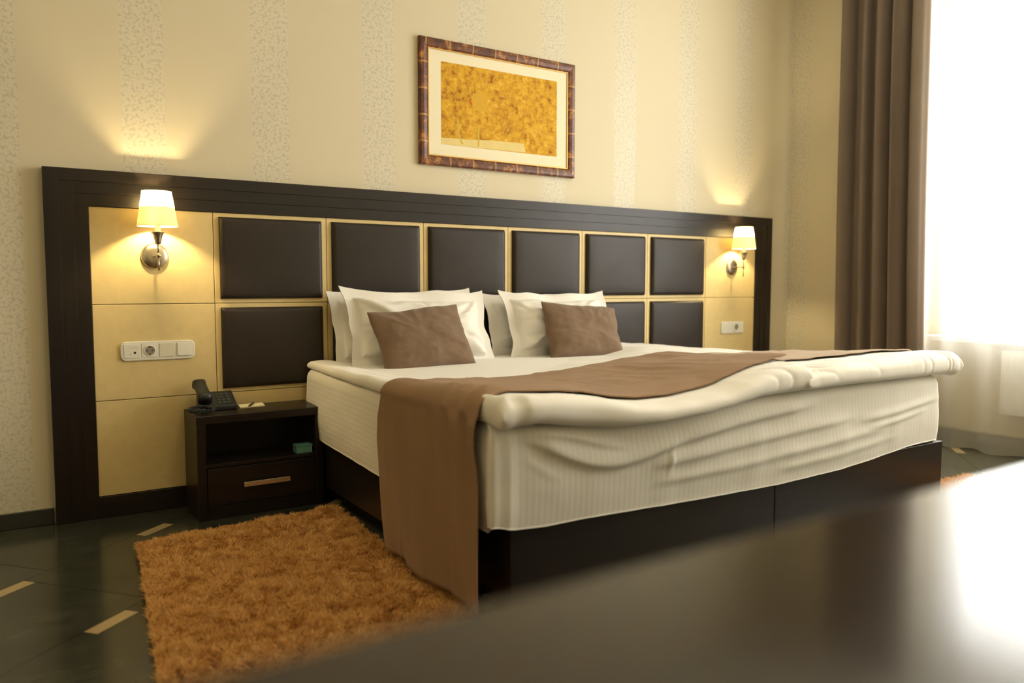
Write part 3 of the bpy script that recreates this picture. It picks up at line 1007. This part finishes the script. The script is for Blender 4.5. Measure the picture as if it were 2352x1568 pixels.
def duvet(D, xa, xb, ya, yb, seed, label, wr_r):
    # sampling with dense rounded rims
    def axis(a, b, ra, rb, n):
        th = np.linspace(0, math.pi / 2, 9)
        ea = a + ra * (1 - np.cos(th)); eb = b - rb * (1 - np.cos(th))
        mid = np.linspace(a + ra, b - rb, n)[1:-1]
        return np.concatenate([ea, mid, eb[::-1]]), np.concatenate([np.sin(th), np.ones(n - 2), np.sin(th)[::-1]])
    ax, fx = axis(xa, xb, .030, .045, 150)
    ay, fy = axis(ya, yb, .055, .02, 170)
    Xg, Yg = np.meshgrid(ax, ay, indexing='ij')
    F = (fx[:, None] * fy[None, :]) ** .75
    zt = topz(D, Xg, Yg)
    # outline wobble
    ex = np.minimum(np.abs(Xg - xa), np.abs(Xg - xb)); ey = np.abs(Yg - ya)
    wob = .014 * fbm(Yg * 4, Xg * 0 + seed, seed, 2)
    Xd = Xg + wob * np.exp(-ex / .08) + np.where(seed == 3, 1, 0) * np.interp(Yg, [-1.9, -1.0, -.30, -.05], [0, .012, .045, .075]) * np.clip((.75 - Xg) / .42, 0, 1)
    Yd = Yg + .018 * fbm(Xg * 3.2, Yg * 0 + seed, seed + 4, 2) * np.exp(-ey / .10)
    zbot = .5905 - .010 * np.clip((.37 - Xg) / .04, 0, 1) - .014 * np.clip((Xg - 2.60) / .04, 0, 1) - np.clip((-1.790 - Yg) / .055, 0, 1) * (.5905 - np.interp(Xg, [.33, .45, .58, .735, .9, 1.1, 1.36, 1.8, 2.65], [.580, .584, .562, .545, .542, .552, .586, .592, .590]))
    # soft puffs and creases
    footw = np.exp(-((Yg + 1.83) / .12) ** 2)
    wr = .010 * fbm(Xg * 3.5, Yg * 3.5, seed, 3) + .006 * vnoise(Xg * 9, Yg * 7, seed + 2)
    diag = Xg * 16 + Yg * 9
    wr = wr + .0035 * ridged(Xg * 13 + Yg * 3, Yg * 4, seed + 8) * .6 * np.exp(-((Yg + 1.0) / 1.2) ** 2)
    fr = wr_r(Xg, Yg) * footw
    wr = wr + fr
    Yd = Yd - fr * np.clip((-1.76 - Yg) / .06, 0, 1) * .9
    thick = np.maximum(zt + wr - zbot, .014)
    zmid = zbot + thick * .46
    top = zmid + F * (zbot + thick - zmid)
    bot = zmid - F * (zmid - zbot)
    D['grid'] = (ax, ay, zbot + thick)
    n, m = Xg.shape
    vt = np.stack([Xd, Yd, top], axis=2).reshape(-1, 3); vb = np.stack([Xd, Yd, bot], axis=2).reshape(-1, 3)
    # bottom shares the rim with the top (F = 0 there)
    vs = np.concatenate([vt, vb])
    fs = grid_faces(n, m) + grid_faces(n, m, base=n * m, flip=True)
    o = mesh('duvet', vs, fs, M_linen, None, True)
    bm = bmesh.new(); bm.from_mesh(o.data)
    bmesh.ops.remove_doubles(bm, verts=bm.verts[:], dist=1e-5)
    bmesh.ops.recalc_face_normals(bm, faces=bm.faces[:])
    bm.to_mesh(o.data); bm.free()
    tag(o, label, 'duvet', 'white duvets')
    return o
def wr1(X, Y):
    s = np.clip((X - 1.35) / .15, 0, 1)
    c = np.exp(-((X - .36) / .06) ** 2)
    ph = X * 13 + (Y + 1.83) * 16 + 3.0 * vnoise(X * 6, Y * 6, 31)
    return -s * .008 * (1 - np.abs(np.sin(math.pi * ph))) ** 2.5 + .006 * vnoise(X * 7, Y * 6, 23) + c * .016 * ridged(X * 24, Y * 16, 5) * .5
def wr2(X, Y):
    ph = X * 11 + (Y + 1.83) * 15 + 3.4 * vnoise(X * 4, Y * 5, 12) + 1.5 * vnoise(X * 13, Y * 9, 14)
    f = (1 - np.abs(np.sin(math.pi * ph))) ** 2.5
    m = np.clip(vnoise(X * 5.3, Y * 6, 3) * 2.2 + .45, 0, 1)
    return -.008 * f * m + .012 * vnoise(X * 6, Y * 6, 19)
duvet(D1, .318, 1.650, -1.885, -.055, 3, 'white duvet on the telephone side, half covered by the brown runner', wr1)
duvet(D2, 1.600, 2.668, -1.885, -.055, 7, 'white duvet on the window side under the pale taupe runner', wr2)

# ---------------------------------------------------------------- bed runners
def runner_left():
    m = 100
    v = np.linspace(0, 1, m)
    rows = []
    bunch = np.clip((v - .50) / .3, 0, 1)
    # hanging part (bottom -> edge)
    for z in np.linspace(.050, .590, 50):
        yh = np.interp(z, [.05, .065, .18, .30, .43, .51, .59], [-1.120, -1.118, -1.100, -1.082, -1.064, -1.074, -1.108])
        yfoot = np.interp(z, [.05, .3, .5, .59], [-1.800, -1.792, -1.777, -1.776])
        y = yh + (yfoot - yh) * v
        k = (.60 - z) / .55
        fold = .011 * np.sin(v * 9.5 + .6 + 1.2 * z) * k + .024 * fbm(v * 6, np.full(m, z * 1.2), 21, 3) * (.15 + k)
        b = np.exp(-((z - .57) / .13) ** 2)
        fold = fold - b * .009 * (1 + np.sin(v * 36 + z * 18)) * bunch
        x = .305 - .008 * k + fold
        rows.append(np.stack([x, y, np.full(m, z)], axis=1))
    for a in np.linspace(9, 81, 9):
        ar = math.radians(a)
        yh = np.interp(a, [0, 90], [-1.110, -1.135]); yf = np.interp(a, [0, 90], [-1.776, -1.762])
        y = yh + (yf - yh) * v
        zt = surf(D1, np.full(m, .37), y) + .008
        x = .301 + .068 * (1 - math.cos(ar)) - .006 * (1 + np.sin(v * 40 + 9.4)) * bunch * (1 - a / 90)
        z = .590 + (zt - .590) * math.sin(ar) ** .8 + .004 * np.sin(v * 40 + 9.4) * bunch * (a / 90)
        rows.append(np.stack([x, y, z], axis=1))
    for x in np.linspace(.373, 1.640, 130):
        yh = np.interp(x, [.37, .5, .75, 1.0, 1.4, 1.64], [-1.136, -1.095, -1.07, -1.085, -1.03, -1.06]) + .006 * math.sin(x * 21)
        yf = np.interp(x, [.37, .6, .9, 1.2, 1.64], [-1.755, -1.750, -1.768, -1.768, -1.745])
        y = yh + (yf - yh) * v
        xx = np.full(m, x) + .03 * (v - .5) * np.clip((x - 1.3) / .3, 0, 1)
        z = surf(D1, np.minimum(xx, 1.62), y)
        edge = np.clip(np.minimum(v, 1 - v) / .12, 0, 1)
        lift = .0075 + edge * (.004 + .004 * ridged(xx * 2.0, y * 15, 44) * .5 + .004 * fbm(xx * 3, y * 9, 41, 2))
        lift = lift + .012 * np.clip((x - 1.50) / .14, 0, 1) + .004 * np.sin(v * 40 + 9.4) * bunch * np.clip((.60 - x) / .2, 0, 1)
        rows.append(np.stack([xx, y, z + lift], axis=1))
    P = np.array(rows)
    return shell(P, .005)
v_, f_ = runner_left()
o = mesh('bed_runner', v_, f_, M_runner, None, True)
tag(o, 'brown bed runner draped over the bed edge down to the orange rug', 'bed runner', 'bed runners')

def runner_right():
    m = 60
    v = np.linspace(0, 1, m)
    y = -1.07 + (-1.655 + 1.07) * v
    rows = []
    for x in np.linspace(1.545, 2.620, 90):
        z1 = surf(D1, np.full(m, min(x, 1.63)), y); z2 = surf(D2, np.full(m, max(x, 1.62)), y)
        z = np.where(x < 1.65, z1, z2 + np.clip((1.75 - x) / .10, 0, 1) * np.maximum(z1 - z2, 0))
        k = np.clip((x - 1.5) / .14, 0, 1)
        lift = .0065 + .004 * fbm(np.full(m, x * 3), y * 8, 61, 2) * k + .003 * k
        rows.append(np.stack([np.full(m, x), y, z + lift], axis=1))
    for a in np.linspace(6, 86, 10):
        ar = math.radians(a)
        zt = surf(D2, np.full(m, 2.620), y) + .010
        rows.append(np.stack([2.620 + .062 * math.sin(ar) + 0 * v, y, zt - .06 * (1 - math.cos(ar))], axis=1))
    for z in np.linspace(.56, .12, 26):
        rows.append(np.stack([2.686 + .006 * np.sin(v * 12), y, np.full(m, z)], axis=1))
    return shell(np.array(rows), .005)
v_, f_ = runner_right()
o = mesh('bed_runner', v_, f_, M_runner2, None, True)
tag(o, 'pale taupe bed runner across the window-side duvet, partly under the brown one', 'bed runner', 'bed runners')

# ---------------------------------------------------------------- pillows and cushions
def pillow(name, base, w, h, th, lean, roll, rotz, mat, seed, flange=0.0, pinch=.06, wr=.010, sag=0.0, res=(110, 90), ear=0.0, folds=()):
    n, m = res
    a = np.sin(np.linspace(-1, 1, n) * math.pi / 2 * .93) / math.sin(math.pi / 2 * .93)
    b = np.sin(np.linspace(-1, 1, m) * math.pi / 2 * .93) / math.sin(math.pi / 2 * .93)
    A, B = np.meshgrid(a, b, indexing='ij')
    fa = flange / (w / 2); fb = flange / (h / 2)
    ai = np.clip(np.abs(A) / (1 - fa), 0, 1); bi = np.clip(np.abs(B) / (1 - fb), 0, 1)
    core = ((1 - ai ** 2.6) * (1 - bi ** 2.6)) ** .5
    core = core * (1 - sag * B * .35)
    X = A * w / 2 * (1 - pinch * (1 - np.abs(B) ** 1.6))
    Yv = B * h / 2 * (1 - pinch * 1.25 * (1 - np.abs(A) ** 1.8))
    Yv = Yv + ear * np.abs(A) ** 6 * np.clip(B, 0, 1) ** 3
    # asymmetrical outline
    X = X + .010 * fbm(B * 2.2, A * 0 + seed, seed, 2); Yv = Yv + .012 * fbm(A * 2.2, B * 0 + seed + 3, seed + 5, 2)
    rad0 = np.clip(np.sqrt(A * A + B * B) * .8, 0, 1)
    W = wr * fbm(A * 2.2, B * 2.2, seed, 3) + wr * .35 * ridged(A * 2.4 + B * 1.3, B * 2.0 - A, seed + 30) * (1 - rad0)
    # creases running in from the corners and edges
    ang = np.arctan2(B, A); rad = np.sqrt(A * A + B * B)
    W = W + wr * .55 * ridged(ang * 3.2, rad * 1.2, seed + 9) * np.clip(rad - .35, 0, 1)
    for (x0_, y0_, x1_, y1_, am_, wd_) in folds:
        ux, uy = x1_ - x0_, y1_ - y0_; ll = math.hypot(ux, uy); ux /= ll; uy /= ll
        tt = (A - x0_) * ux + (B - y0_) * uy; dd = -(A - x0_) * uy + (B - y0_) * ux
        W = W + am_ * np.exp(-np.where(dd > 0, dd / wd_, dd / (wd_ * .4)) ** 2) * np.clip(tt / .15, 0, 1) * np.clip((ll - tt) / .3, 0, 1)
    edge = np.where((ai >= 1) | (bi >= 1), 1.0, 0.0)
    flw = (.008 * np.sin(A * 7 + seed) * edge + .008 * np.sin(B * 6 + seed * 2) * edge) if flange else 0
    zt = th / 2 * core + W * core ** .5 + flw + .0022
    zb = -th / 2 * core * .9 + flw - .0022
    cl_, sl_ = math.cos(lean), math.sin(lean)
    cr_, sr_ = math.cos(roll), math.sin(roll)
    cz_, sz_ = math.cos(rotz), math.sin(rotz)
    def place(Z):
        x = X * cr_ - Yv * sr_; y_ = X * sr_ + Yv * cr_ + h / 2
        # plane coordinates -> world: up axis leans to +y, normal to the viewer (-y)
        wx = x; wy = y_ * sl_ - Z * cl_; wz = y_ * cl_ + Z * sl_
        return np.stack([base[0] + wx * cz_ - wy * sz_, base[1] + wx * sz_ + wy * cz_, base[2] + wz], axis=2)
    Pt, Pb = place(zt), place(zb)
    vs = np.concatenate([Pt.reshape(-1, 3), Pb.reshape(-1, 3)])
    k = n * m
    fs = grid_faces(n, m, flip=False) + grid_faces(n, m, base=k, flip=True)
    for j in range(m - 1):
        fs.append((j, j + 1, k + j + 1, k + j)); q = (n - 1) * m
        fs.append((q + j + 1, q + j, k + q + j, k + q + j + 1))
    for i in range(n - 1):
        fs.append(((i + 1) * m, i * m, k + i * m, k + (i + 1) * m)); q = m - 1
        fs.append((i * m + q, (i + 1) * m + q, k + (i + 1) * m + q, k + i * m + q))
    o = mesh(name, vs, fs, mat, None, True)
    bm = bmesh.new(); bm.from_mesh(o.data); bmesh.ops.recalc_face_normals(bm, faces=bm.faces[:]); bm.to_mesh(o.data); bm.free()
    return o
rd = math.radians
tag(pillow('pillow', (.885, -.150, .592), .78, .365, .13, rd(15), rd(1.0), 0, M_linen, 5, .045, .05, .030, .5, ear=.010),
    'white pillow against the headboard, behind the flanged pillow on the telephone side', 'pillow', 'white pillows')
tag(pillow('pillow', (.905, -.300, .585), .77, .390, .17, rd(23), rd(-1.0), 0, M_linen, 11, .050, .07, .034, .7, ear=.012, folds=((-.95, .95, -.35, -.1, .030, .16), (-.9, -.2, -.2, .15, -.018, .10), (.95, .9, .5, .1, .022, .12), (-.8, -.9, -.45, -.3, .022, .10), (.9, -.85, .55, -.35, .018, .10), (-.1, .9, .05, .3, -.012, .08))),
    'front white flanged pillow behind the tilted brown cushion on the telephone side', 'pillow', 'white pillows')
tag(pillow('cushion', (.825, -.460, .582), .465, .315, .13, rd(26), rd(4.5), 0, M_cushion, 23, 0, .05, .012, .3),
    'brown cushion on the telephone side, its upper right corner raised', 'cushion', 'brown cushions')
tag(pillow('pillow', (1.745, -.145, .592), .80, .345, .12, rd(14), rd(.5), 0, M_linen, 31, .045, .05, .026, .5, ear=.012),
    'white pillow at the back of the window-side pair, mostly hidden', 'pillow', 'white pillows')
tag(pillow('pillow', (1.745, -.285, .590), .70, .370, .16, rd(21), rd(-.5), 0, M_linen, 37, .045, .06, .030, .6, ear=.014, folds=((-.95, .95, -.45, .0, .026, .14), (-.9, -.3, -.3, -.5, -.016, .10), (.9, .9, .4, .4, .022, .12), (-.85, -.9, -.45, -.4, .020, .10))),
    'front white pillow behind the cushion on the window side', 'pillow', 'white pillows')
tag(pillow('cushion', (1.780, -.435, .578), .480, .315, .13, rd(24), rd(-4.5), 0, M_cushion, 43, 0, .05, .012, .3),
    'brown cushion on the window side, its upper left corner raised', 'cushion', 'brown cushions')

# ---------------------------------------------------------------- rugs
def rug(corners, nst, seed, label, length=.029):
    """corners: TL, TR, BR, BL in the floor plane"""
    c = [np.array(p) for p in corners]
    cen = sum(c) / 4
    t = thing('rug', label, 'rug', (cen[0], cen[1], 0), 'shaggy orange rugs')
    vs = [(p[0], p[1], .0008) for p in c] + [(p[0], p[1], .010) for p in c]
    mesh('backing', vs, [(0, 1, 2, 3), (7, 6, 5, 4), (0, 4, 5, 1), (1, 5, 6, 2), (2, 6, 7, 3), (3, 7, 4, 0)], M_rugback, t)
    rng = np.random.default_rng(seed)
    u, v = rng.random(nst), rng.random(nst)
    P = (c[0][None] * ((1 - u) * (1 - v))[:, None] + c[1][None] * (u * (1 - v))[:, None] + c[2][None] * (u * v)[:, None] + c[3][None] * ((1 - u) * v)[:, None])
    # clumped lean direction
    fx, fy = P[:, 0] * 16, P[:, 1] * 16
    ang = vnoise(fx, fy, 3) * 9 + vnoise(fx * 3, fy * 3, 4) * 5 + rng.normal(0, .7, nst)
    lean = .15 + .9 * np.abs(vnoise(fx * 2, fy * 2, 5)) + rng.random(nst) * .40
    Ln = length * (.75 + .45 * rng.random(nst)) * (1 + .5 * vnoise(fx, fy, 8))
    dx, dy = np.cos(ang) * np.sin(lean), np.sin(ang) * np.sin(lean); dz = np.cos(lean)
    w = .0013
    a2 = rng.random(nst) * math.pi
    sx, sy = np.cos(a2) * w, np.sin(a2) * w
    z0 = .009
    L1, L2 = Ln * .55, Ln
    droop = .012 * rng.random(nst)
    V = np.zeros((nst, 5, 3))
    V[:, 0] = np.stack([P[:, 0] - sx, P[:, 1] - sy, np.full(nst, z0)], 1)
    V[:, 1] = np.stack([P[:, 0] + sx, P[:, 1] + sy, np.full(nst, z0)], 1)
    mx, my = P[:, 0] + dx * L1 * .6, P[:, 1] + dy * L1 * .6
    mz = z0 + dz * L1 * 1.15
    V[:, 2] = np.stack([mx + sx, my + sy, mz], 1); V[:, 3] = np.stack([mx - sx, my - sy, mz], 1)
    V[:, 4] = np.stack([P[:, 0] + dx * L2, P[:, 1] + dy * L2, np.maximum(z0 + dz * L2 - droop * .6, .006)], 1)
    og = org(t)
    V = V - og[None, None]
    me = bpy.data.meshes.new('pile')
    nv = nst * 5
    me.vertices.add(nv)
    me.vertices.foreach_set('co', V.reshape(-1).astype(np.float32))
    b = np.arange(nst) * 5
    quad = np.stack([b, b + 1, b + 2, b + 3], 1); tri = np.stack([b + 3, b + 2, b + 4], 1)
    loops = np.concatenate([quad.reshape(-1), tri.reshape(-1)]).astype(np.int32)
    me.loops.add(len(loops)); me.loops.foreach_set('vertex_index', loops)
    me.polygons.add(2 * nst)
    st = np.concatenate([np.arange(nst) * 4, nst * 4 + np.arange(nst) * 3]).astype(np.int32)
    me.polygons.foreach_set('loop_start', st)
    me.update(calc_edges=True); me.validate()
    at = me.attributes.new('tint', 'FLOAT', 'POINT')
    tint = np.repeat(rng.random(nst), 5) * .8 + np.tile(np.array([0, 0, .1, .1, .2]), nst)
    at.data.foreach_set('value', tint.astype(np.float32))
    me.materials.append(M_pile)
    o = bpy.data.objects.new('pile', me)
    finish(o, t); o['kind'] = 'stuff'
    return t
rug([(-.405, -.490), (.375, -.440), (.310, -2.15), (-.560, -2.20)], 250000, 1, 'shaggy orange rug on the floor beside the nightstand')
rug([(2.78, -1.60), (3.22, -1.64), (3.22, -2.4), (2.78, -2.4)], 40000, 2, 'shaggy orange rug on the window side of the bed, mostly hidden')

# ---------------------------------------------------------------- curtains
def curtain():
    nz_, ny_ = 60, 150
    rows = []
    ph = [0, .9]
    for z in np.linspace(.015, 3.10, nz_):
        s = np.linspace(0, 1, ny_)
        zz = z / 3.1
        y0 = -.405 - .03 * (1 - zz) ** 2
        y1 = -1.012 - .060 * (1 - zz) ** 2.5
        warp = s + .035 * np.sin(s * 9 + 1.5) + .012 * vnoise(s * 4, np.full(ny_, z * .6), 3)
        y = y0 + (y1 - y0) * s + .012 * np.sin(s * 2 * math.pi * 5.2 * 2) * .5
        x = 3.845 + .043 * np.sin(warp * 2 * math.pi * 5.2 + .35 * math.sin(z * .9)) + .012 * np.sin(warp * 2 * math.pi * 11 + 1) + .012 * vnoise(s * 6, np.full(ny_, z * .8), 9)
        rows.append(np.stack([x, y, np.full(ny_, z)], axis=1))
    return shell(np.array(rows), .003)
v_, f_ = curtain()
o = mesh('curtain', v_, f_, M_curtain, None, True)
tag(o, 'heavy brown curtain hanging in folds beside the window', 'curtain')

def sheer_curtain():
    nz_, ny_ = 26, 420
    rows = []
    for z in np.linspace(.012, 3.10, nz_):
        s = np.linspace(0, 1, ny_)
        y = -.93 + (-3.72 + .93) * s
        amp = .022 + .010 * (1 - z / 3.1)
        x = 3.925 + amp * np.sin(s * 2 * math.pi * 15 + 2.2 * vnoise(s * 12, np.full(ny_, 0.0), 5) * 2 + .3 * math.sin(z)) * (.55 + .8 * (vnoise(s * 9, np.full(ny_, 1.0), 6) + .5))
        zz = np.full(ny_, z)
        if z < .02: zz = zz + .006 * np.sin(s * 60)
        rows.append(np.stack([x, y, zz], axis=1))
    P = np.array(rows)
    return P.reshape(-1, 3), grid_faces(*P.shape[:2])
v_, f_ = sheer_curtain()
o = mesh('sheer_curtain', v_, f_, M_sheer, None, True)
tag(o, 'white translucent sheer curtain hanging in front of the bright window', 'curtain')
cr = thing('curtain_rail', 'white double curtain rail under the ceiling', 'curtain rail', (3.88, -2.05, 3.1))
box('track', 3.825, 3.865, -3.8, -.36, 3.115, 3.1595, M_winframe, cr, .002)
box('track', 3.905, 3.945, -3.8, -.36, 3.115, 3.1595, M_winframe, cr, .002)

# radiator under the window sill
ra = thing('radiator', 'white ribbed radiator below the window behind the sheer curtain', 'radiator', (4.17, -2.1, .2))
ry0, ry1 = -2.95, -1.36
box('front_panel', 4.115, 4.127, ry0, ry1, .215, .585, M_radiator, ra, .003)
box('back_panel', 4.185, 4.197, ry0, ry1, .215, .585, M_radiator, ra, .003)
rb_ = None
for k in range(26):
    y = ry0 + .03 + k * (ry1 - ry0 - .06) / 25
    if rb_ is None:
        rb_ = box('rib', 4.107, 4.1155, y - .012, y + .012, .235, .565, M_radiator, ra, .003); y_first = y
    else:
        inst(rb_, 'rib', (0, y - y_first, 0), ra)
box('top_grille', 4.112, 4.20, ry0, ry1, .586, .592, M_radiator, ra, .002)
for y in (ry0 + .2, ry1 - .2):
    box('foot', 4.15, 4.17, y - .01, y + .01, 0, .23, M_radiator, ra)

# ---------------------------------------------------------------- desk in the foreground
dk = thing('desk', 'dark glossy wooden desk top close to the viewer, out of focus', 'desk', (.2, -3.75, 0))
dz, dyf = .80, -3.268
box('desk_top', -1.55, 1.75, -4.30, dyf, dz - .036, dz, M_desk, dk, .004)
box('leg_panel', -1.50, -1.46, -4.25, dyf - .06, 0, dz - .0365, M_desk, dk, .002)
box('leg_panel', 1.66, 1.70, -4.25, dyf - .06, 0, dz - .0365, M_desk, dk, .002)
box('modesty_panel', -1.459, 1.659, -4.24, -4.22, .25, dz - .037, M_desk, dk)
